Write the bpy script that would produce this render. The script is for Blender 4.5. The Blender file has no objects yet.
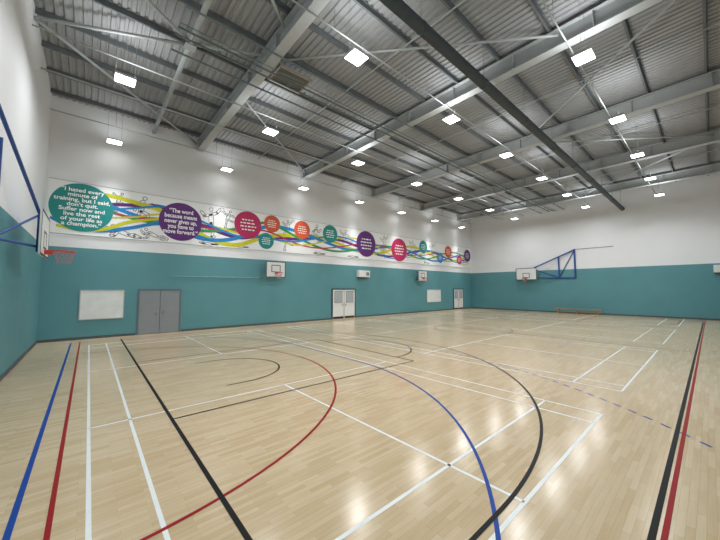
import bpy, bmesh, math, random
from mathutils import Vector, Matrix
random.seed(4)
S = bpy.context.scene
COL = S.collection
PI = math.pi
S.view_settings.view_transform = 'Standard'

# ------------------------------------------------------------------ hall dimensions (metres)
X0, X1 = -1.42, 31.0          # end walls
Y0, Y1 = -0.85, 17.04         # long walls
DECK = 9.80                   # underside of the roof deck
TEAL = 3.74                   # top of the teal paint
CY, MX = 8.22, 14.9           # middle of the courts
CAMH, YAW, PITCH, FPX = 2.06, math.radians(41.3), math.radians(3.5), 308.0

# survey helper: where a sight line meets the mural wall
def wall_pt(u, v):
    sy, cy, sp, cp = math.sin(YAW), math.cos(YAW), math.sin(PITCH), math.cos(PITCH)
    a, b = (u-360)/FPX, (270-v)/FPX
    d = Vector((sy*cp + a*cy - b*sy*sp, cy*cp - a*sy - b*cy*sp, sp + b*cp))
    t = Y1/d.y
    return d.x*t, CAMH + d.z*t, t/FPX      # X, z, metres per pixel

# ------------------------------------------------------------------ materials
def lin(h):
    h = h.lstrip('#')
    r = []
    for i in (0, 2, 4):
        c = int(h[i:i+2], 16)/255
        r.append(c/12.92 if c <= .04045 else ((c+.055)/1.055)**2.4)
    return (*r, 1)

def mat(name, color, rough=.5, metal=0, var=.06, scale=6, emit=0, spec=.5):
    m = bpy.data.materials.new(name); m.use_nodes = True
    nt = m.node_tree; b = nt.nodes['Principled BSDF']
    c = lin(color)
    tc = nt.nodes.new('ShaderNodeTexCoord')
    n = nt.nodes.new('ShaderNodeTexNoise'); n.inputs['Scale'].default_value = scale
    n.inputs['Detail'].default_value = 3
    r = nt.nodes.new('ShaderNodeValToRGB')
    r.color_ramp.elements[0].position = .3; r.color_ramp.elements[1].position = .7
    r.color_ramp.elements[0].color = (*[x*(1-var) for x in c[:3]], 1)
    r.color_ramp.elements[1].color = (*[min(1, x*(1+var)) for x in c[:3]], 1)
    nt.links.new(tc.outputs['Object'], n.inputs['Vector'])
    nt.links.new(n.outputs['Fac'], r.inputs['Fac'])
    nt.links.new(r.outputs['Color'], b.inputs['Base Color'])
    b.inputs['Roughness'].default_value = rough
    b.inputs['Metallic'].default_value = metal
    b.inputs['Specular IOR Level'].default_value = spec
    if emit:
        b.inputs['Emission Color'].default_value = (1, 1, 1, 1)
        b.inputs['Emission Strength'].default_value = emit
    return m

def wall_mat():
    m = bpy.data.materials.new('painted_wall'); m.use_nodes = True
    nt = m.node_tree; b = nt.nodes['Principled BSDF']; L = nt.links.new
    tc = nt.nodes.new('ShaderNodeTexCoord')
    sep = nt.nodes.new('ShaderNodeSeparateXYZ'); L(tc.outputs['Object'], sep.inputs[0])
    gt = nt.nodes.new('ShaderNodeMath'); gt.operation = 'GREATER_THAN'; gt.inputs[1].default_value = TEAL
    L(sep.outputs['Z'], gt.inputs[0])
    n = nt.nodes.new('ShaderNodeTexNoise'); n.inputs['Scale'].default_value = .9; n.inputs['Detail'].default_value = 5
    L(tc.outputs['Object'], n.inputs['Vector'])
    def ramp(a, c):
        r = nt.nodes.new('ShaderNodeValToRGB')
        r.color_ramp.elements[0].position = .3; r.color_ramp.elements[1].position = .7
        r.color_ramp.elements[0].color = lin(a); r.color_ramp.elements[1].color = lin(c)
        L(n.outputs['Fac'], r.inputs['Fac']); return r
    r1, r2 = ramp('#5b949d', '#6099a2'), ramp('#edeff2', '#f0f2f5')
    mx = nt.nodes.new('ShaderNodeMix'); mx.data_type = 'RGBA'
    L(gt.outputs[0], mx.inputs['Factor']); L(r1.outputs[0], mx.inputs['A']); L(r2.outputs[0], mx.inputs['B'])
    L(mx.outputs['Result'], b.inputs['Base Color'])
    b.inputs['Roughness'].default_value = .6
    return m

def floor_mat():
    m = bpy.data.materials.new('sprung_wood_floor'); m.use_nodes = True
    nt = m.node_tree; b = nt.nodes['Principled BSDF']; L = nt.links.new
    tc = nt.nodes.new('ShaderNodeTexCoord')
    br = nt.nodes.new('ShaderNodeTexBrick')
    br.offset = .43; br.offset_frequency = 2
    br.inputs['Scale'].default_value = 1; br.inputs['Brick Width'].default_value = .5
    br.inputs['Row Height'].default_value = .06; br.inputs['Mortar Size'].default_value = .001
    br.inputs['Mortar Smooth'].default_value = .2
    br.inputs['Color1'].default_value = lin('#dec8a6'); br.inputs['Color2'].default_value = lin('#d0b690')
    br.inputs['Mortar'].default_value = lin('#b99d74')
    L(tc.outputs['Object'], br.inputs['Vector'])
    mp = nt.nodes.new('ShaderNodeMapping'); mp.inputs['Scale'].default_value = (1.2, 14, 1)
    L(tc.outputs['Object'], mp.inputs['Vector'])
    n = nt.nodes.new('ShaderNodeTexNoise'); n.inputs['Scale'].default_value = 2.2; n.inputs['Detail'].default_value = 6
    L(mp.outputs[0], n.inputs['Vector'])
    r = nt.nodes.new('ShaderNodeValToRGB')
    r.color_ramp.elements[0].position = .3; r.color_ramp.elements[1].position = .75
    r.color_ramp.elements[0].color = (.83, .81, .78, 1); r.color_ramp.elements[1].color = (1, 1, 1, 1)
    L(n.outputs['Fac'], r.inputs['Fac'])
    mx = nt.nodes.new('ShaderNodeMix'); mx.data_type = 'RGBA'; mx.blend_type = 'MULTIPLY'
    mx.inputs['Factor'].default_value = .5
    L(br.outputs['Color'], mx.inputs['A']); L(r.outputs[0], mx.inputs['B'])
    L(mx.outputs['Result'], b.inputs['Base Color'])
    n2 = nt.nodes.new('ShaderNodeTexNoise'); n2.inputs['Scale'].default_value = .7; n2.inputs['Detail'].default_value = 4
    L(tc.outputs['Object'], n2.inputs['Vector'])
    mr = nt.nodes.new('ShaderNodeMapRange'); mr.inputs['To Min'].default_value = .15; mr.inputs['To Max'].default_value = .23
    L(n2.outputs['Fac'], mr.inputs['Value']); L(mr.outputs[0], b.inputs['Roughness'])
    b.inputs['Specular IOR Level'].default_value = .5
    return m

M = dict(
    wall=wall_mat(), floor=floor_mat(),
    deck=mat('roof_deck', '#97999b', .9, .0, .03, 2, 0, .05),
    purlin=mat('galvanised_purlin', '#6a6f72', .8, 0, .08, 6, 0, .1),
    steel=mat('grey_steel', '#abafb0', .7, 0, .03, 6, 0, .2),
    tube=mat('pale_steel_tube', '#acb2b2', .6, 0, .04, 6, 0, .2),
    duct=mat('dark_duct', '#4a5054', .55, 0, .08, 6, 0, .3),
    track=mat('grey_green_track', '#6d7977', .6, 0, .08),
    wire=mat('suspension_wire', '#8a8d8e', .4, .4, .02),
    housing=mat('light_housing', '#d4d6d6', .4, 0, .02),
    diff=mat('light_diffuser', '#ffffff', .5, 0, 0, 1, 10),
    vent=mat('beige_vent', '#a39c90', .6, 0, .06),
    skirt=mat('dark_skirting', '#505a5d', .5, 0, .1),
    greydoor=mat('grey_door', '#8f969c', .45, 0, .03),
    greyframe=mat('grey_frame', '#6f787e', .45, 0, .03),
    darkframe=mat('dark_frame', '#3a4245', .45, 0, .03),
    whitedoor=mat('white_door', '#eef0f0', .45, 0, .02),
    glass=mat('vision_glass', '#b4bcbf', .15, 0, .05),
    dark=mat('dark_metal', '#26292b', .45, .2, .05),
    grille=mat('grey_grille', '#868c8f', .5, 0, .05),
    chrome=mat('brushed_steel', '#a6a9aa', .3, .8, .03),
    board=mat('whiteboard', '#eaeeee', .35, 0, .06, 3),
    boardframe=mat('aluminium_frame', '#b8bcbc', .4, .3, .03),
    tealpipe=mat('painted_pipe', '#7fb0b6', .5, 0, .03),
    gwhite=mat('goal_board', '#e8eaea', .4, 0, .02),
    blue=mat('blue_frame', '#234d95', .4, 0, .05),
    rim=mat('red_rim', '#cf3f30', .4, 0, .04),
    net=mat('net_cord', '#b98f92', .8, 0, .04),
    wood=mat('bench_wood', '#a98a60', .45, 0, .12, 10),
    lblack=mat('line_black', '#0c0d0e', .5, 0, .05, 6, 0, .2),
    lwhite=mat('line_white', '#f2f4f3', .35, 0, .03),
    lred=mat('line_red', '#9a1019', .45, 0, .05, 6, 0, .2),
    lblue=mat('line_blue', '#0d459c', .45, 0, .05, 6, 0, .2),
    banner=mat('banner_white', '#f8f9fa', .5, 0, .01),
    edge=mat('banner_edge', '#a8acae', .5, 0, .02),
    teal=mat('print_teal', '#0f8f8c', .5, 0, .02),
    purple=mat('print_purple', '#5f2278', .5, 0, .02),
    crimson=mat('print_crimson', '#bf1d5c', .5, 0, .02),
    orange=mat('print_orange', '#d8582f', .5, 0, .02),
    yellow=mat('print_yellow', '#d0cf12', .5, 0, .02),
    cyan=mat('print_cyan', '#1d86cc', .5, 0, .02),
    green=mat('print_green', '#2f9a4c', .5, 0, .02),
    ptext=mat('print_text', '#fdfdfd', .5, 0, .0),
    sketch=mat('print_grey_line', '#54595e', .5, 0, .02),
    unit=mat('white_unit', '#e6e8e7', .4, 0, .02),
)

# ------------------------------------------------------------------ mesh helpers
class MB:
    def __init__(s): s.v = []; s.f = []
    def add(s, vs, fs):
        o = len(s.v); s.v += [tuple(p) for p in vs]; s.f += [tuple(i+o for i in f) for f in fs]; return s
    def box(s, c, d, rot=None):
        hx, hy, hz = d[0]/2, d[1]/2, d[2]/2
        vs = [Vector((x, y, z)) for z in (-hz, hz) for y in (-hy, hy) for x in (-hx, hx)]
        if rot: vs = [rot @ p for p in vs]
        vs = [p+Vector(c) for p in vs]
        return s.add(vs, [(0, 2, 3, 1), (4, 5, 7, 6), (0, 1, 5, 4), (2, 6, 7, 3), (0, 4, 6, 2), (1, 3, 7, 5)])
    def b(s, x0, x1, y0, y1, z0, z1):
        return s.box(((x0+x1)/2, (y0+y1)/2, (z0+z1)/2), (abs(x1-x0), abs(y1-y0), abs(z1-z0)))
    def tube(s, p, q, r, n=12, r2=None):
        p, q = Vector(p), Vector(q); d = (q-p).normalized(); r2 = r if r2 is None else r2
        a = d.orthogonal().normalized(); c = d.cross(a)
        vs = []
        for k in range(n):
            w = a*math.cos(2*PI*k/n)+c*math.sin(2*PI*k/n)
            vs += [p+w*r, q+w*r2]
        fs = [(2*k, 2*((k+1) % n), 2*((k+1) % n)+1, 2*k+1) for k in range(n)]
        fs += [tuple(2*k for k in reversed(range(n))), tuple(2*k+1 for k in range(n))]
        return s.add(vs, fs)
    def ring(s, c, R, r, n=28, m=8):
        vs = []; fs = []
        for i in range(n):
            a = 2*PI*i/n
            for j in range(m):
                b = 2*PI*j/m; q = R+r*math.cos(b)
                vs.append((c[0]+q*math.cos(a), c[1]+q*math.sin(a), c[2]+r*math.sin(b)))
        for i in range(n):
            for j in range(m):
                fs.append((i*m+j, ((i+1) % n)*m+j, ((i+1) % n)*m+(j+1) % m, i*m+(j+1) % m))
        return s.add(vs, fs)
    def extrude_y(s, prof, y0, y1):          # prof: list of (x,z)
        n = len(prof)
        vs = [(x, y0, z) for x, z in prof]+[(x, y1, z) for x, z in prof]
        fs = [(k, (k+1) % n, n+(k+1) % n, n+k) for k in range(n)]
        fs += [tuple(reversed(range(n))), tuple(range(n, 2*n))]
        return s.add(vs, fs)
    def extrude_x(s, prof, x0, x1):          # prof: list of (y,z)
        n = len(prof)
        vs = [(x0, y, z) for y, z in prof]+[(x1, y, z) for y, z in prof]
        fs = [(k, (k+1) % n, n+(k+1) % n, n+k) for k in range(n)]
        fs += [tuple(reversed(range(n))), tuple(range(n, 2*n))]
        return s.add(vs, fs)
    def build(s, name, m, parent=None, label=None, bevel=0, smooth=False):
        me = bpy.data.meshes.new(name); me.from_pydata(s.v, [], s.f)
        bm = bmesh.new(); bm.from_mesh(me); bmesh.ops.recalc_face_normals(bm, faces=bm.faces)
        bm.to_mesh(me); bm.free()
        me.materials.append(m)
        if smooth:
            for p in me.polygons: p.use_smooth = len(p.vertices) == 4
        o = bpy.data.objects.new(name, me); COL.objects.link(o)
        if parent: o.parent = parent
        if label: o['label'] = label
        if bevel:
            bv = o.modifiers.new('bevel', 'BEVEL'); bv.width = bevel; bv.segments = 2; bv.limit_method = 'ANGLE'
        return o

def tag(o, label, cat, group=None, kind=None):
    o['label'] = label; o['category'] = cat
    if group: o['group'] = group
    if kind: o['kind'] = kind
    return o
def thing(name, loc, label, cat, group=None, kind=None):
    o = bpy.data.objects.new(name, None); COL.objects.link(o); o.location = loc
    o.empty_display_size = .1
    return tag(o, label, cat, group, kind)
def copy_tree(o, parent=None):
    c = o.copy(); COL.objects.link(c)
    if parent: c.parent = parent
    for ch in list(o.children): copy_tree(ch, c)
    return c

# ------------------------------------------------------------------ the room
T = .25
fl = MB().b(X0-T, X1+T, Y0-T, Y1+T, -.15, 0).build('floor', M['floor'])
tag(fl, 'pale varnished wooden sports floor marked with coloured court lines', 'floor', kind='structure')
tag(MB().b(X0-T, X0, Y0-T, Y1+T, 0, 10.1).build('wall_left', M['wall']),
    'end wall at the left edge, teal below and white above', 'wall', kind='structure')
tag(MB().b(X0, X1, Y1, Y1+T, 0, 10.1).build('wall_back', M['wall']),
    'long wall with the quotation mural, teal below and white above', 'wall', kind='structure')
tag(MB().b(X1, X1+T, Y0-T, Y1+T, 0, 10.1).build('wall_right', M['wall']),
    'far end wall behind the bench, teal below and white above', 'wall', kind='structure')
tag(MB().b(X0, X1, Y0-T, Y0, 0, 10.1).build('wall_front', M['wall']),
    'long wall on the side of the camera, opposite the mural', 'wall', kind='structure')

def deck():
    mb = MB(); pitch = .2; n = int((X1-X0)/pitch)+1
    pts = []
    for i in range(n):
        x = X0+i*pitch
        pts += [(x, DECK), (x+.09, DECK), (x+.115, DECK+.04), (x+.175, DECK+.04)]
    pts = [(min(x, X1), z) for x, z in pts]
    vs = [(x, Y0, z) for x, z in pts]+[(x, Y1, z) for x, z in pts]
    k = len(pts)
    mb.add(vs, [(i, i+1, k+i+1, k+i) for i in range(k-1)])
    mb.b(X0-T, X1+T, Y0-T, Y1+T, 10.1, 10.2)
    return mb.build('ceiling', M['deck'])
tag(deck(), 'ribbed grey metal roof deck above the beams', 'ceiling', kind='structure')

sk = .1
tag(MB().b(X0, X0+.025, Y0, Y1, 0, sk).build('baseboard_left', M['skirt']), 'dark skirting along the left end wall', 'skirting', kind='structure')
def skirt_back():
    mb = MB()
    for a, b in ((X0+.025, 1.62), (3.43, 12.35), (14.55, 27.3), (29.25, X1-.025)): mb.b(a, b, Y1-.025, Y1, 0, sk)
    return mb.build('baseboard_back', M['skirt'])
tag(skirt_back(), 'dark skirting along the mural wall between the doors', 'skirting', kind='structure')
tag(MB().b(X1-.025, X1, Y0, Y1, 0, sk).build('baseboard_right', M['skirt']), 'dark skirting along the far end wall', 'skirting', kind='structure')

# ------------------------------------------------------------------ court lines (paint on the floor)
def seg(mb, p, q, w, z):
    p, q = Vector((*p, z)), Vector((*q, z)); d = (q-p).normalized(); n = Vector((-d.y, d.x, 0))*w/2
    mb.add([p-n, q-n, q+n, p+n], [(0, 1, 2, 3)])
def arc(mb, c, r, a0, a1, w, z, n=64):
    vs = []
    for k in range(n+1):
        a = math.radians(a0+(a1-a0)*k/n)
        for rr in (r-w/2, r+w/2): vs.append((c[0]+rr*math.cos(a), c[1]+rr*math.sin(a), z))
    mb.add(vs, [(2*k, 2*k+1, 2*k+3, 2*k+2) for k in range(n)])
W = .042
def rect(mb, x0, x1, y0, y1, w, z):
    seg(mb, (x0-w/2, y0), (x1+w/2, y0), w, z); seg(mb, (x0-w/2, y1), (x1+w/2, y1), w, z)
    seg(mb, (x0, y0), (x0, y1), w, z); seg(mb, (x1, y0), (x1, y1), w, z)

# badminton, white, four courts side by side
for k in range(4):
    mb = MB(); z = .0015; a = .08+8.05*k; b = a+6.34; w = .04
    rect(mb, a, b, 1.285, 2*CY-1.285, w, z)
    seg(mb, (a+.49, 1.285), (a+.49, 2*CY-1.285), w, z); seg(mb, (b-.49, 1.285), (b-.49, 2*CY-1.285), w, z)
    for s in (-1, 1):
        seg(mb, (a, CY+s*6.1), (b, CY+s*6.1), w, z); seg(mb, (a, CY+s*2.06), (b, CY+s*2.06), w, z)
        seg(mb, ((a+b)/2, CY+s*2.06), ((a+b)/2, CY+s*6.93), w, z)
    mb.build('badminton_court_lines', M['lwhite'], fl, 'white badminton court lines')
# handball, blue
mb = MB(); z = .0021
for s, gx in ((1, -.43), (-1, 2*MX+.43)):
    seg(mb, (gx, .3), (gx, 2*CY-.3), .05, z)
    seg(mb, (gx+s*6.26, CY-1.5), (gx+s*6.26, CY+1.5), W, z)
    for t in (-1, 1):
        a0, a1 = (0, t*90) if s > 0 else (180, 180-t*90)
        arc(mb, (gx, CY+t*1.5), 6.26, a0, a1, W, z)
        amax = math.degrees(math.asin((CY-1.5+.25)/9.36)); d = 0
        while d < amax-.5:
            e = min(d+.9, amax)
            q0, q1 = (t*d, t*e) if s > 0 else (180-t*d, 180-t*e)
            arc(mb, (gx, CY+t*1.5), 9.36, q0, q1, .036, z, 4); d += 1.7
    seg(mb, (gx+s*9.36, CY-1.2), (gx+s*9.36, CY-.6), .036, z); seg(mb, (gx+s*9.36, CY-.2), (gx+s*9.36, CY+.2), .036, z); seg(mb, (gx+s*9.36, CY+.6), (gx+s*9.36, CY+1.2), .036, z)
mb.build('handball_court_lines', M['lblue'], fl, 'blue handball goal area lines')
# netball, red
mb = MB(); z = .0027
rect(mb, -.18, 2*MX+.18, .35, 2*CY-.35, W, z)
arc(mb, (-.18, CY), 5.08, -90, 90, W, z); arc(mb, (2*MX+.18, CY), 5.08, 90, 270, W, z)
arc(mb, (MX, CY), .47, 0, 360, W, z)
mb.build('netball_court_lines', M['lred'], fl, 'red netball court lines')
# basketball, black
mb = MB(); z = .0033; R3 = 6.83
rect(mb, 1.07, 2*MX-1.07, .42, 2*CY-.42, .05, z)
seg(mb, (MX, .42), (MX, 2*CY-.42), W, z); arc(mb, (MX, CY), 1.87, 0, 360, W, z)
for s, bx in ((1, 1.07), (-1, 2*MX-1.07)):
    hx = bx+s*1.63; ax = hx+s*.22
    for t in (-1, 1):
        seg(mb, (bx, CY+t*R3), (ax, CY+t*R3), W, z)
        seg(mb, (bx, CY+t*2.5), (bx+s*6, CY+t*2.5), W, z)
        seg(mb, (hx-s*.4, CY+t*1.3), (hx, CY+t*1.3), W, z)
    seg(mb, (bx+s*6, CY-2.5), (bx+s*6, CY+2.5), W, z)
    c0 = 0 if s > 0 else 180
    arc(mb, (ax, CY), R3, c0-90, c0+90, W, z, 120)
    arc(mb, (hx, CY), 1.3, c0-90, c0+90, W, z); arc(mb, (bx+s*6, CY), 1.87, c0-90, c0+90, W, z)
mb.build('basketball_court_lines', M['lblack'], fl, 'black basketball court lines')

# ------------------------------------------------------------------ roof steel
ORD = ['first', 'second', 'third', 'fourth', 'fifth', 'sixth', 'seventh', 'eighth', 'ninth', 'tenth', 'eleventh', 'twelfth']
PB = DECK-.15
RB = 9.1
beam_x = [4.0, 10.1, 16.2, 22.3, 28.4]
for i, x in enumerate(beam_x):
    t = thing('roof_beam', (x, 0, RB), 'deep grey steel roof beam crossing the hall, %s from the left end wall' % ORD[i], 'beam', 'main roof beams')
    h = PB-RB; fw, tf, tw = .155, .03, .012
    prof = [(-fw, 0), (fw, 0), (fw, tf), (tw, tf), (tw, h-tf), (fw, h-tf), (fw, h), (-fw, h), (-fw, h-tf), (-tw, h-tf), (-tw, tf), (-fw, tf)]
    MB().extrude_y(prof, Y0, Y1).build('beam_section', M['steel'], t)
    for y in [Y0+.5+k*2.13 for k in range(9)]:
        st = MB()
        st.b(-fw+.01, fw-.01, y-.008, y+.008, tf, h-tf)
        st.build('stiffener_plate', M['steel'], t)
pys = [16.5-1.52*k for k in range(12)]
for i, y in enumerate(pys):
    prof = [(y-.03, PB), (y+.03, PB), (y+.03, PB+.03), (y+.024, PB+.03), (y+.024, PB+.008), (y-.024, PB+.008), (y-.024, DECK), (y-.07, DECK), (y-.07, DECK-.01), (y-.03, DECK-.01)]
    o = MB().extrude_x(prof, X0, X1).build('roof_purlin', M['purlin'])
    tag(o, 'thin roof purlin running the length of the hall, %s from the mural wall' % ORD[i], 'purlin', 'roof purlins')
# round tubes bracing the bay beside the left end wall: one welded frame
BZ = 9.42
t = thing('roof_bracing', (2.0, 0, BZ), 'pale welded tube bracing in the roof bay beside the left end wall', 'brace')
MB().tube((0, Y0, 0), (0, Y1, 0), .075, 16).build('main_tube', M['tube'], t, smooth=True)
nb = MB()
nb.b(-.15, .15, 10.05-.15, 10.05+.15, -.095, -.075).build('node_plate', M['tube'], t)
for p, q in (((X0-2, 11.8, 0), (1.84, 16.95, 0)), ((X0-2, 11.8, 0), (-.05, 10.1, 0)), ((.05, 10.0, 0), (1.84, 9.0, 0)), ((X0-2, 7.6, 0), (-.05, 9.95, 0)), ((X0-2, 3.0, 0), (1.84, 7.6, 0))):
    MB().tube(p, q, .045, 10).build('diagonal_tube', M['tube'], t, smooth=True)
def rod(p, q, r, label, m='tube'):
    o = MB(); p, q = Vector(p), Vector(q)
    o.tube((0, 0, 0), q-p, r, 10)
    b = o.build('bracing_rod', M[m], smooth=True); b.location = p
    return tag(b, label, 'brace', 'roof bracing rods')
e = .175
rod((10.1+e, -.4, 9.4), (16.2-e, 5.8, 9.4), .035, 'thin diagonal rod between the second and third roof beams')
rod((16.2+e, 5.8, 9.4), (22.3-e, -.4, 9.4), .035, 'thin diagonal rod between the third and fourth roof beams')
rod((4.0+e, 9.0, 9.4), (10.1-e, 2.6, 9.4), .035, 'thin diagonal rod on the camera side between the first and second roof beams')
rod((4.0+e, 11.6, 9.4), (10.1-e, 16.6, 9.4), .03, 'thin diagonal rod on the mural side between the first and second roof beams')
rod((22.3+e, -.4, 9.4), (28.4-e, 5.8, 9.4), .035, 'thin diagonal rod between the fourth and fifth roof beams')

# dark round duct along the hall
t = thing('air_duct', (0, 4.24, 8.22), 'long dark grey round duct hanging under the roof along the hall', 'duct')
MB().tube((1.0, 0, 0), (30.7, 0, 0), .14, 24).build('duct_pipe', M['duct'], t, smooth=True)
for k in range(10):
    x = 2.6+k*3.05
    bb = MB().tube((x-.03, 0, 0), (x+.03, 0, 0), .15, 24).build('duct_band', M['duct'], t, smooth=True)
    MB().tube((x, 0, .14), (x, 0, PB-8.22), .008, 6).build('hanger', M['wire'], bb)
def hung_pipe(name, y, z, r, label, cat, group=None, m='tube', xa=X0):
    t = thing(name, (0, y, z), label, cat, group)
    MB().tube((xa, 0, 0), (X1, 0, 0), r, 10).build('pipe', M[m], t, smooth=True)
    for k in range(8):
        x = max(.6+k*4.1, xa+.3)
        MB().tube((x, 0, r), (x, 0, DECK-z), .006, 6).build('hanger', M['wire'], t)
    return t
hung_pipe('service_pipe', 4.75, 8.95, .035, 'slim pale pipe running along the hall beside the dark duct', 'pipe')
hung_pipe('service_pipe', 13.6, 9.0, .03, 'slim pale pipe under the roof between the two light rows nearest the mural', 'pipe')
hung_pipe('guide_rail', 10.0, 8.98, .03, 'grey green round rail on the mural side of the twin track', 'rail', None, 'track', 1.5)
hung_pipe('guide_rail', 8.2, 9.0, .028, 'grey green round rail on the camera side of the twin track', 'rail', None, 'track', 1.5)
# twin track down the middle of the hall
t = thing('net_track', (0, 9.2, 9.0), 'slim grey green twin track hung along the middle of the hall', 'track')
for s in (-1, 1):
    MB().b(1.5, X1, s*.15-.015, s*.15+.015, 0, .05).build('rail', M['track'], t)
for k in range(30):
    x = 1.9+k*.98
    MB().b(x-.012, x+.012, -.135, .135, .01, .03).build('cross_bar', M['track'], t)
MB().tube((1.5, -.4, -.02), (X1, -.4, -.02), .014, 8).build('guide_wire', M['track'], t)
for k in range(8):
    for s in (-1, 1): MB().tube((2.6+k*3.9, s*.15, .05), (2.6+k*3.9, s*.15, DECK-9.0), .006, 6).build('hanger', M['wire'], t)
# louvre panel
t = thing('roof_vent', (4.95, 9.3, 9.25), 'beige slatted vent panel under the roof beside the first beam', 'vent')
fr = MB()
for s in (-1, 1):
    fr.b(-.6, .6, s*.42-.03, s*.42+.03, 0, .1); fr.b(s*.58-.03, s*.58+.03, -.42, .42, 0, .1)
fr.build('frame', M['vent'], t)
MB().b(-.56, .56, -.4, .4, .07, .09).build('backing', M['greyframe'], t)
sl = MB()
for k in range(9):
    sl.box((0, -.36+k*.09, .035), (1.1, .07, .008), Matrix.Rotation(.5, 3, 'X'))
sl.build('slats', M['vent'], t)
for x in (-.5, .5):
    for y in (-.35, .35): MB().tube((x, y, .1), (x, y, PB-9.25), .006, 6).build('hanger', M['wire'], t)

# ------------------------------------------------------------------ lights
LZ = 8.2
def lamp(name, e, spread, sx=.42, sy=.38):
    l = bpy.data.lights.new(name, 'AREA'); l.shape = 'RECTANGLE'; l.size = sx; l.size_y = sy
    l.energy = e; l.color = (.965, .985, 1.0); l.spread = math.radians(spread); return l
ld = lamp('high_bay_lamp', 84, 172)
lw_ = lamp('wall_row_lamp', 26, 52)
lm = lamp('camera_row_lamp', 62, 140)
lu = lamp('uplight_lamp', 29, 180, .46, .42)  # added upward fill to brighten deck and upper walls, no real uplight
luw = lamp('wall_row_uplight_lamp', 6, 150, .46, .42)  # weaker version of the added fill, for the row beside the mural
def make_light():
    t = thing('ceiling_light', (0, 0, LZ), '', 'ceiling light', 'square hall lights')
    MB().b(-.255, .255, -.23, .23, .02, .08).build('housing', M['housing'], t, bevel=.012)
    fins = MB()
    for k in range(7): fins.b(-.21+k*.07-.006, -.21+k*.07+.006, -.18, .18, .08, .12)
    fins.build('heat_sink', M['chrome'], t)
    MB().b(-.235, .235, -.21, .21, .005, .021).build('diffuser', M['diff'], t, bevel=.004)
    for x in (-.23, .23): MB().tube((x, 0, .08), (x, 0, DECK-.01-LZ), .004, 6).build('suspension_wire', M['wire'], t)
    lo = bpy.data.objects.new('high_bay_lamp', ld); COL.objects.link(lo); lo.parent = t; lo.location = (0, 0, 0)
    l2 = bpy.data.objects.new('uplight_lamp', lu); COL.objects.link(l2); l2.parent = t; l2.location = (0, 0, .13); l2.rotation_euler = (PI, 0, 0)  # added fill aimed at the roof, not part of the fitting
    return t
rows = [(16.27, 'the row nearest the mural', 'left'), (11.16, 'the second row from the mural', 'left'),
        (5.97, 'the third row from the mural', 'far'), (1.97, 'the row farthest from the mural', 'far')]
proto = None
for ri, (y, txt, mode) in enumerate(rows):
    for k in range(7):
        o = make_light() if proto is None else copy_tree(proto)
        proto = proto or o
        o.location = (.56+4.56*k, y, LZ)
        for c in o.children:
            if c.name.startswith('high_bay_lamp'): c.data = (lw_, ld, ld, lm)[ri]
            if c.name.startswith('uplight_lamp'): c.data = (luw, lu, lu, lu)[ri]
        n, e = (ORD[k], 'left') if mode == 'left' else (ORD[6-k], 'far')
        o['label'] = 'square hall light, %s from %s end wall in %s' % (n, e, txt)
for i, (y, txt, mode) in enumerate(rows):
    hung_pipe('lighting_conduit', y+.42, 9.06, .02, 'thin pale conduit under the roof beside %s of lights' % txt.replace('the mural', 'mural'), 'conduit', 'lighting conduits')
for i, x in enumerate((7.1, 13.2, 19.3, 25.4)):
    o = MB().tube((x, Y0, PB-.03), (x, Y1, PB-.03), .022, 8).build('cross_pipe', M['tube'], smooth=True)
    tag(o, 'thin pipe crossing under the purlins between the %s and %s roof beams' % (ORD[i], ORD[i+1]), 'pipe', 'cross pipes')

# ------------------------------------------------------------------ doors on the mural wall
def double_door(n, xa, xb, h, leaf_m, frame_m, label, white):
    xc = (xa+xb)/2; w = xb-xa
    fr = MB(); f = .075 if white else .06
    fr.b(-w/2, -w/2+f, -.06, 0, 0, h); fr.b(w/2-f, w/2, -.06, 0, 0, h); fr.b(-w/2+f, w/2-f, -.06, 0, h-f, h)
    if white: fr.b(-.012, .012, -.047, 0, 0, h-f)
    d = fr.build('door_%d' % n, M[frame_m]); d.location = (xc, Y1, 0)
    tag(d, label, 'door', kind='structure')
    g = .02 if white else .01
    lw = w/2-f-g-.004
    for s in (-1, 1):
        a, b = sorted((s*g, s*(g+lw)))
        lf = MB().b(a, b, -.045, -.003, .01, h-f-.008).build('leaf', M[leaf_m], d)
        hx = s*.12
        hb = MB(); hb.box((hx, -.052, .95), (.05, .014, .3 if not white else .18))
        hb.tube((hx, -.05, .97), (hx, -.1, .97), .012); hb.tube((hx, -.1, .97), (hx+s*.12, -.1, .97), .011)
        hb.build('handle', M['chrome'], lf)
        if white:
            vx0, vx1, z0, z1 = a+.16, b-.16, 1.12, 1.88
            gf = MB()
            for q in ((vx0-.025, vx0), (vx1, vx1+.025)): gf.b(*q, -.058, -.045, z0, z1)
            gf.b(vx0-.025, vx1+.025, -.058, -.045, z0-.025, z0); gf.b(vx0-.025, vx1+.025, -.058, -.045, z1, z1+.025)
            gf.build('window_bead', M['greyframe'], lf)
            MB().b(vx0, vx1, -.052, -.045, z0, z1).build('vision_panel', M['glass'], lf)
            MB().b(a+.03, b-.03, -.052, -.045, .02, .16).build('kick_plate', M['dark'], lf)
        else:
            MB().b(a+.04, b-.04, -.049, -.045, .03, .22).build('kick_plate', M['greydoor'], lf)
    return d
double_door(1, 1.67, 3.38, 2.05, 'greydoor', 'greyframe', 'grey double door left on the mural wall, beside the whiteboard', False)
double_door(2, 12.4, 14.5, 2.08, 'whitedoor', 'darkframe', 'white double door with vision panels in the middle of the mural wall', True)
double_door(3, 27.35, 29.2, 2.08, 'whitedoor', 'darkframe', 'white double door with vision panels at the far end of the mural wall', True)

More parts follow.
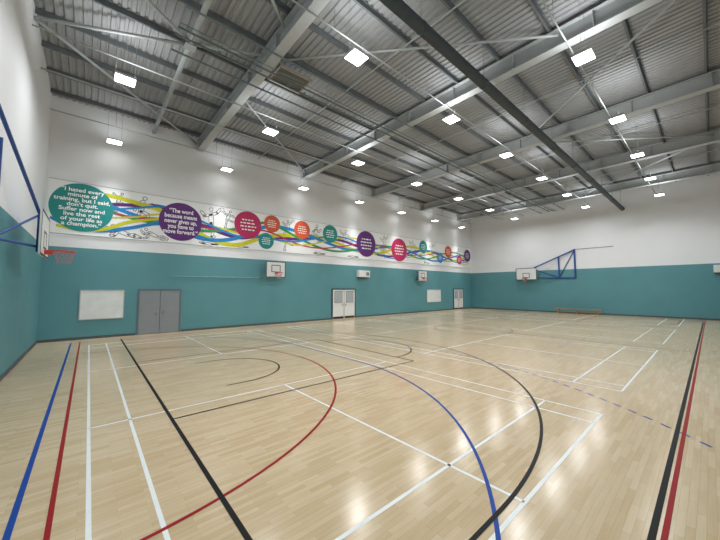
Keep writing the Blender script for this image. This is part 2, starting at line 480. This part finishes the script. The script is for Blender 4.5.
# boards
def wallboard(x0, x1, z0, z1, label):
    t = thing('whiteboard', ((x0+x1)/2, Y1, z0), label, 'whiteboard')
    w, h = x1-x0, z1-z0
    MB().b(-w/2+.03, w/2-.03, -.03, -.002, .03, h-.03).build('panel', M['board'], t)
    fr = MB()
    fr.b(-w/2, -w/2+.035, -.04, -.001, 0, h); fr.b(w/2-.035, w/2, -.04, -.001, 0, h)
    fr.b(-w/2+.035, w/2-.035, -.04, -.001, 0, .035); fr.b(-w/2+.035, w/2-.035, -.04, -.001, h-.035, h)
    fr.build('frame', M['boardframe'], t)
wallboard(-.28, 1.19, .78, 2.02, 'large pale whiteboard on the teal wall, left of the grey double door')
wallboard(23.0, 25.2, .83, 2.0, 'small looking pale whiteboard on the teal wall towards the far end')

# white wall units
def air_unit(loc, rz, label, w=.55):
    t = thing('air_unit', loc, label, 'air unit'); t.rotation_euler = (0, 0, rz)
    MB().b(-w, w, -.3, -.001, .12, .62).build('casing', M['unit'], t, bevel=.03)
    MB().b(w*.3, w*.8, -.312, -.3, .26, .5).build('grille', M['grille'], t)
    MB().b(-w*.9, w*.9, -.26, -.04, .085, .121).build('outlet', M['dark'], t)
ux, uz, _ = wall_pt(362, 279)
air_unit((ux, Y1, uz), 0, 'white box shaped air unit mounted above and right of the middle white door')
air_unit((X1, -.49, 3.0), -PI/2, 'white box shaped air unit on the far end wall at the right edge', .33)
# conduit
t = thing('cable_conduit', (2.9, Y1, 2.66), 'thin pale teal conduit running along the teal wall to the nearest practice hoop', 'conduit')
MB().tube((0, -.02, 0), (4.55, -.02, .03), .018, 8).build('pipe', M['tealpipe'], t)
for k in range(4): MB().b(.3+k*1.3, .36+k*1.3, -.045, -.001, -.03+.008*k, .04+.008*k).build('clip', M['tealpipe'], t)

# ------------------------------------------------------------------ basketball goals
def net_mb(c, R, r2, h, n=12):
    mb = MB(); rows = 5
    def pt(i, j):
        f = j/rows; R_ = R+(r2-R)*min(1, f*1.25)
        a = 2*PI*(i+.5*(j % 2))/n
        return Vector((c[0]+R_*math.cos(a), c[1]+R_*math.sin(a), c[2]-h*f))
    for j in range(rows):
        for i in range(n):
            p = pt(i, j)
            for di in ((0, -1) if j % 2 == 0 else (0, 1)): mb.tube(p, pt(i+di, j+1), .005, 4)
    return mb
def practice_goal(x, ywall, s, label):      # s: direction out of the wall (-1 or +1 in Y)
    t = thing('practice_hoop', (x, ywall, 2.72), label, 'basketball hoop', 'small wall practice hoops')
    d = .42
    MB().b(-.6, .6, s*d, s*(d+.03), 0, .92).build('backboard', M['gwhite'], t, bevel=.008)
    bd = MB()
    y0, y1 = s*(d+.03), s*(d+.034)
    for a, b, e, f in ((-.6, .6, 0, .04), (-.6, .6, .88, .92), (-.6, -.56, .04, .88), (.56, .6, .04, .88)): bd.b(a, b, y0, y1, e, f)
    bd.build('border', M['dark'], t)
    sq = MB()
    for a, b, e, f in ((-.28, .28, .3, .34), (-.28, .28, .68, .72), (-.28, -.24, .34, .68), (.24, .28, .34, .68)): sq.b(a, b, y0, y1, e, f)
    sq.build('target_square', M['dark'], t)
    ry = s*(d+.16+.21)
    rm = MB().ring((0, ry, .28), .215, .012); rm.b(-.07, .07, s*(d+.03), s*(d+.17), .2, .29); rm.build('rim', M['rim'], t, smooth=False)
    net_mb((0, ry, .27), .21, .13, .34).build('net', M['net'], t)
    br = MB()
    for sx in (-.4, .4):
        br.tube((sx, s*.002, .15), (sx, s*d, .15), .025); br.tube((sx, s*.002, .8), (sx, s*d, .8), .025); br.tube((sx, s*.05, .15), (sx, s*d, .76), .018)
    br.build('wall_bracket', M['dark'], t)
practice_goal(8.1, Y1, -1, 'white practice basketball hoop between the grey door and the middle white door')
practice_goal(21.9, Y1, -1, 'white practice basketball hoop on the mural wall before the far whiteboard')

def main_goal(xw, s, label, k=1):
    t = thing('swing_goal', (xw, 7.55, 0), label, 'basketball goal')
    bx = s*.5; yb = 3.75
    MB().b(bx-.02, bx+.02, yb-.9, yb+.9, 2.88, 3.98).build('backboard', M['gwhite'], t, bevel=.008)
    xf = bx+s*.02; xg = xf+s*.004
    bd = MB()
    for a, b, e, f in ((yb-.9, yb+.9, 2.88, 2.93), (yb-.9, yb+.9, 3.93, 3.98), (yb-.9, yb-.85, 2.93, 3.93), (yb+.85, yb+.9, 2.93, 3.93)): bd.b(xf, xg, a, b, e, f)
    bd.build('border', M['dark'], t)
    sq = MB()
    for a, b, e, f in ((yb-.3, yb+.3, 3.08, 3.13), (yb-.3, yb+.3, 3.48, 3.53), (yb-.3, yb-.25, 3.13, 3.48), (yb+.25, yb+.3, 3.13, 3.48)): sq.b(xf, xg, a, b, e, f)
    sq.build('target_square', M['dark'], t)
    rx = xf+s*(.15+.225)
    rm = MB().ring((rx, yb, 3.05), .225, .014, 36); rm.b(xf, xf+s*.16, yb-.09, yb+.09, 2.95, 3.06); rm.build('rim', M['rim'], t)
    net_mb((rx, yb, 3.04), .22, .14, .32).build('net', M['net'], t)
    wf = MB()
    wf.b(s*.02, s*.08, -.035*k, .035*k, 2.95, 5.45); wf.b(s*.02, s*.08, 1.2-.03*k, 1.2+.03*k, 2.95, 4.92)
    wf.b(s*.02, s*.08, .035, 1.17, 3.0-.03*k, 3.0+.03*k)
    wf.tube((s*.05, .03, 5.3), (s*.05, 1.17, 3.1), .022*k)
    wf.build('wall_frame', M['blue'], t)
    MB().tube((s*.05, .03, 5.42), (s*.05, -2.6, 5.42), .014, 8).build('tie_rail', M['dark'], t)
    am = MB(); xb = bx-s*.06
    am.tube((s*.08, 0, 5.38), (xb, yb-.5, 3.9), .034*k)
    am.tube((s*.08, 1.2, 3.0), (xb, yb-.3, 3.1), .03*k)
    am.tube((s*.08, 1.2, 3.05), (xb, yb-.6, 3.85), .024*k)
    am.build('swing_arm', M['blue'], t)
    bf = MB()
    for y in (yb-.6, yb+.6): bf.tube((xb, y, 2.95), (xb, y, 3.92), .025)
    for z in (3.02, 3.85): bf.tube((xb, yb-.62, z), (xb, yb+.62, z), .025)
    bf.build('board_frame', M['blue'], t)
main_goal(X0, 1, 'basketball goal on blue swing arms against the left end wall, red rim and net')
main_goal(X1, -1, 'basketball goal folded on blue arms against the far end wall above the bench', 1.8)

# ------------------------------------------------------------------ bench
t = thing('gym_bench', (30.3, 7.35, 0), 'long low wooden bench standing against the far end wall', 'bench')
MB().b(-.16, .16, -1.65, 1.65, .35, .42).build('seat', M['wood'], t, bevel=.008)
MB().b(-.03, .03, -1.5, 1.5, .12, .2).build('stretcher', M['wood'], t)
for y in (-1.35, 0, 1.35):
    lg = MB(); lg.b(-.12, .12, y-.035, y+.035, .06, .35); lg.b(-.19, .19, y-.045, y+.045, 0, .06); lg.build('leg', M['wood'], t)

# ------------------------------------------------------------------ the mural banner
bz0, bz1 = 4.28, 6.43
ban = thing('mural_banner', (0, Y1, 0), 'long white mural banner with coloured quotation discs, ribbons and athlete sketches', 'mural')
MB().b(-1.36, 30.85, -.02, -.001, bz0, bz1).build('panel', M['banner'], ban)
for z in (bz0-.02, bz1): MB().b(-1.36, 30.85, -.03, -.001, z, z+.02).build('edge_strip', M['edge'], ban)
def catmull(P, n=14):
    out = []
    Q = [P[0]]+P+[P[-1]]
    for i in range(1, len(Q)-2):
        a, b, c, d = (Vector(x) for x in Q[i-1:i+3])
        for k in range(n):
            t_ = k/n
            out.append(.5*((2*b)+(-a+c)*t_+(2*a-5*b+4*c-d)*t_**2+(-a+3*b-3*c+d)*t_**3))
    out.append(Vector(Q[-1])); return out
def strip(C, w, m, y):
    vs = []
    for i, p in enumerate(C):
        d = (C[min(i+1, len(C)-1)]-C[max(i-1, 0)]); d = d.normalized() if d.length > 0 else Vector((1, 0))
        n = Vector((-d.y, d.x)); f = i/(len(C)-1); ww = w*(.55+.45*math.sin(PI*(.08+.84*f)))/2
        for s in (-1, 1):
            q = p+n*ww*s; vs.append((min(q.x, 30.8), -y, min(max(q.y, bz0+.03), bz1-.03)))
    MB().add(vs, [(2*i, 2*i+1, 2*i+3, 2*i+2) for i in range(len(C)-1)]).build('ribbon', M[m], ban)
# one flowing bundle of ribbons, fanning and closing along the wall
MASTER = catmull([Vector(wall_pt(u, v)[:2]) for u, v in ((88, 202), (112, 208), (138, 213), (165, 217), (205, 231), (236, 236), (266, 232), (300, 239), (335, 244), (375, 249), (420, 254), (468, 260))])
for k, (m, w, ph, am) in enumerate((('purple', .19, 0, .36), ('yellow', .22, 1.1, .42), ('cyan', .2, 2.3, .38), ('green', .15, 3.3, .44), ('crimson', .09, 4.2, .32), ('yellow', .09, 5.2, .48), ('cyan', .11, 5.9, .5))):
    C = []
    for p in MASTER: C.append(Vector((p.x, p.y+am*math.sin(p.x*.62+ph)+.12*math.sin(p.x*.27+ph*2))))
    strip(C, w, m, .0222+.0009*k)
for m, w, y, pix in (('cyan', .15, .0286, ((50, 217), (70, 226), (100, 231), (130, 228), (160, 224), (185, 232), (215, 241))),
                     ('yellow', .15, .0288, ((56, 225), (80, 230), (105, 229), (130, 222), (160, 219)))):
    strip(catmull([Vector(wall_pt(u, v)[:2]) for u, v in pix]), w, m, y)

# line-drawn athletes
POSES = [
    [[(0, .8), (-.04, .5)], [(0, .78), (.18, .66), (.28, .78)], [(0, .78), (-.16, .66), (-.22, .5)], [(-.04, .5), (.18, .4), (.14, .16), (.22, .14)], [(-.04, .5), (-.14, .28), (-.36, .26)], (.06, .95)],
    [[(0, .78), (.02, .48)], [(0, .76), (.2, .86), (.3, 1.0)], [(0, .76), (-.2, .7), (-.3, .82)], [(.02, .48), (.1, .25), (.05, 0), (.12, 0)], [(.02, .48), (-.15, .3), (-.3, .12)], (0, .95)],
    [[(0, .76), (-.1, .48)], [(0, .75), (.22, .7), (.36, .6)], [(0, .75), (-.2, .78), (-.3, .9)], [(-.1, .48), (.14, .42), (.36, .36), (.42, .42)], [(-.1, .48), (-.14, .24), (-.2, 0), (-.12, 0)], (.06, .93)],
    [[(-.1, .62), (.2, .5)], [(-.1, .62), (-.3, .55), (-.42, .7)], [(-.08, .6), (-.2, .4), (-.3, .3)], [(.2, .5), (.42, .52), (.62, .42)], [(.2, .5), (.4, .36), (.6, .3)], (-.24, .78)],
]
def capsule(mb, p, q, r, y):
    p, q = Vector(p), Vector(q); d = (q-p); a0 = math.atan2(d.y, d.x); vs = []
    for k in range(9):
        a = a0-PI/2+PI*k/8; vs.append((q.x+r*math.cos(a), -y, q.y+r*math.sin(a)))
    for k in range(9):
        a = a0+PI/2+PI*k/8; vs.append((p.x+r*math.cos(a), -y, p.y+r*math.sin(a)))
    mb.add(vs, [tuple(range(18))])
def athlete(u, v, h, pose, ball=None, flip=1):
    x, z, k = wall_pt(u, v); P = POSES[pose]
    h *= 1.65
    if pose != 3:
        h = min(h, 1.65); z = min(max(z, bz0+.08+.55*h), bz1-.08-.56*h)
    def tr(p): return (x+flip*p[0]*h, min(max(z+(p[1]-.5)*h, bz0+.1), bz1-.1))
    layers = [MB(), MB()]
    lw = .026
    for li, (mb, gr, y) in enumerate(zip(layers, (0, -lw), (.0206, .0213))):
        for i, ch in enumerate(P[:-1]):
            r0 = (.085 if i == 0 else .05)*h
            for a, b in zip(ch, ch[1:]): capsule(mb, tr(a), tr(b), max(r0+gr, .01), y)
        c = tr(P[-1]); capsule(mb, c, (c[0]+.001, c[1]), .072*h+gr, y)
        if ball:
            c = tr(ball); capsule(mb, c, (c[0]+.001, c[1]), .08*h+gr, y)
    o = layers[0].build('athlete_sketch', M['sketch'], ban)
    layers[1].build('sketch_fill', M['banner'], o)
for a in ((143, 195, .8, 0), (121, 234, .7, 3), (152, 236, .6, 3), (121, 190, .5, 2, (.5, .4)), (211, 212, .9, 1, (.36, 1.0)), (229, 216, .6, 2, (.52, .3)), (207, 246, .5, 3), (240, 250, .42, 3),
          (288, 217, .65, 1, (.34, 1.0)), (287, 250, .6, 2), (316, 228, .8, 0), (345, 230, .85, 2, (.5, .5)), (318, 256, .5, 3), (384, 236, .8, 1), (383, 261, .55, 0), (352, 260, .55, 3), (412, 247, .75, 2), (432, 245, .8, 1), (458, 247, .7, 0), (426, 263, .45, 3)):
    athlete(*a)

def lettering(txt, x, z, r, parent, y, fill):
    """set each line separately, then stack them at one size so the block follows the disc"""
    lines = txt.split('\n'); n = len(lines); step = 2*r*fill/n
    meas = []
    for ln in lines:
        cu = bpy.data.curves.new('lettering', 'FONT'); cu.body = ln; cu.size = 1; cu.offset = .022
        ob = bpy.data.objects.new('tmp', cu); COL.objects.link(ob)
        dg = bpy.context.evaluated_depsgraph_get(); dg.update()
        me = bpy.data.meshes.new_from_object(ob.evaluated_get(dg)); bpy.data.objects.remove(ob)
        xs = [v.co.x for v in me.vertices]
        meas.append((me, min(xs), max(xs)))
    ky = step/.9; kx = ky*1.1
    for j, (me, a, b) in enumerate(meas):
        zc = z+r*fill-step*(j+.5)
        ch = 2*math.sqrt(max(.05, r*r-(abs(zc-z)+step*.1)**2))*.97
        kx = min(kx, ch/(b-a))
    for j, (me, a, b) in enumerate(meas):
        zc = z+r*fill-step*(j+.5)
        for v in me.vertices: v.co = ((v.co.x-(a+b)/2)*kx+x, -y, (v.co.y-.3)*ky+zc)
        me.materials.clear(); me.materials.append(M['ptext'])
        o = bpy.data.objects.new('lettering', me); COL.objects.link(o); o.parent = parent
DISCS = [(79, 204, 26.5, 'teal', '\u201cI hated every\nminute of\ntraining, but I said,\ndon\u2019t quit.\nSuffer now and\nlive the rest\nof your life as\na champion.\u201d'),
         (181, 222, 19, 'purple', '\u201cThe word\nbecause means\nnever gives up,\nyou have to\nmove forward.\u201d'),
         (248, 225, 14, 'crimson', None), (272, 224, 9.5, 'orange', None), (266, 241, 8, 'teal', None), (302, 230, 9, 'orange', None),
         (330, 234, 9.5, 'teal', None), (366, 244, 13, 'purple', None), (399, 250, 11.5, 'crimson', None), (423, 247, 6.5, 'teal', None),
         (448, 252, 6, 'orange', None), (440, 258, 5, 'cyan', None), (468, 256, 6, 'purple', None), (459, 260, 4.5, 'crimson', None)]
for u, v, rp, m, txt in DISCS:
    x, z, k = wall_pt(u, v); r = rp*k
    r = min(r, bz1-z+.12, z-bz0-.02) if rp > 20 else (min(r, bz1-z-.02, z-bz0-.02) if rp > 5 else r)
    if rp > 20: z = min(max(z, bz0+r+.02), max(bz1-r-.02, bz0+r+.02)); r = min(r, (bz1-bz0)/2-.02)
    x = min(x, 30.8-r)
    if u == 79: x = max(x, -1.33+r)
    vs = [(x+r*math.cos(2*PI*i/48), -.031, z+r*math.sin(2*PI*i/48)) for i in range(48)]
    d = MB().add(vs, [tuple(range(48))]).build('quotation_disc', M[m], ban)
    if txt: lettering(txt, x, z, r, d, .033, .8 if u == 79 else .68)
    else:
        for j in range(4):                       # writing too small to read
            mb = MB()
            f = 1-abs(j-1.5)*.18; zz = z+r*(.36-.24*j); xx = x-r*.62*f
            while xx < x+r*.55*f:
                ww = r*random.uniform(.12, .28); mb.b(xx, min(xx+ww, x+r*.66*f), -.0325, -.0322, zz-r*.045, zz+r*.045); xx += ww+r*.07
            mb.build('lettering', M['ptext'], d)

# ------------------------------------------------------------------ world, camera
w = bpy.data.worlds.new('world'); S.world = w; w.use_nodes = True
w.node_tree.nodes['Background'].inputs[0].default_value = (.8, .85, .9, 1); w.node_tree.nodes['Background'].inputs[1].default_value = .05
cam = bpy.data.cameras.new('camera'); co = bpy.data.objects.new('camera', cam); COL.objects.link(co)
cam.sensor_width = 36; cam.lens = FPX/720*36; cam.clip_start = .05
co.location = (0, 0, CAMH); co.rotation_euler = (PI/2+PITCH, 0, -YAW)
S.camera = co
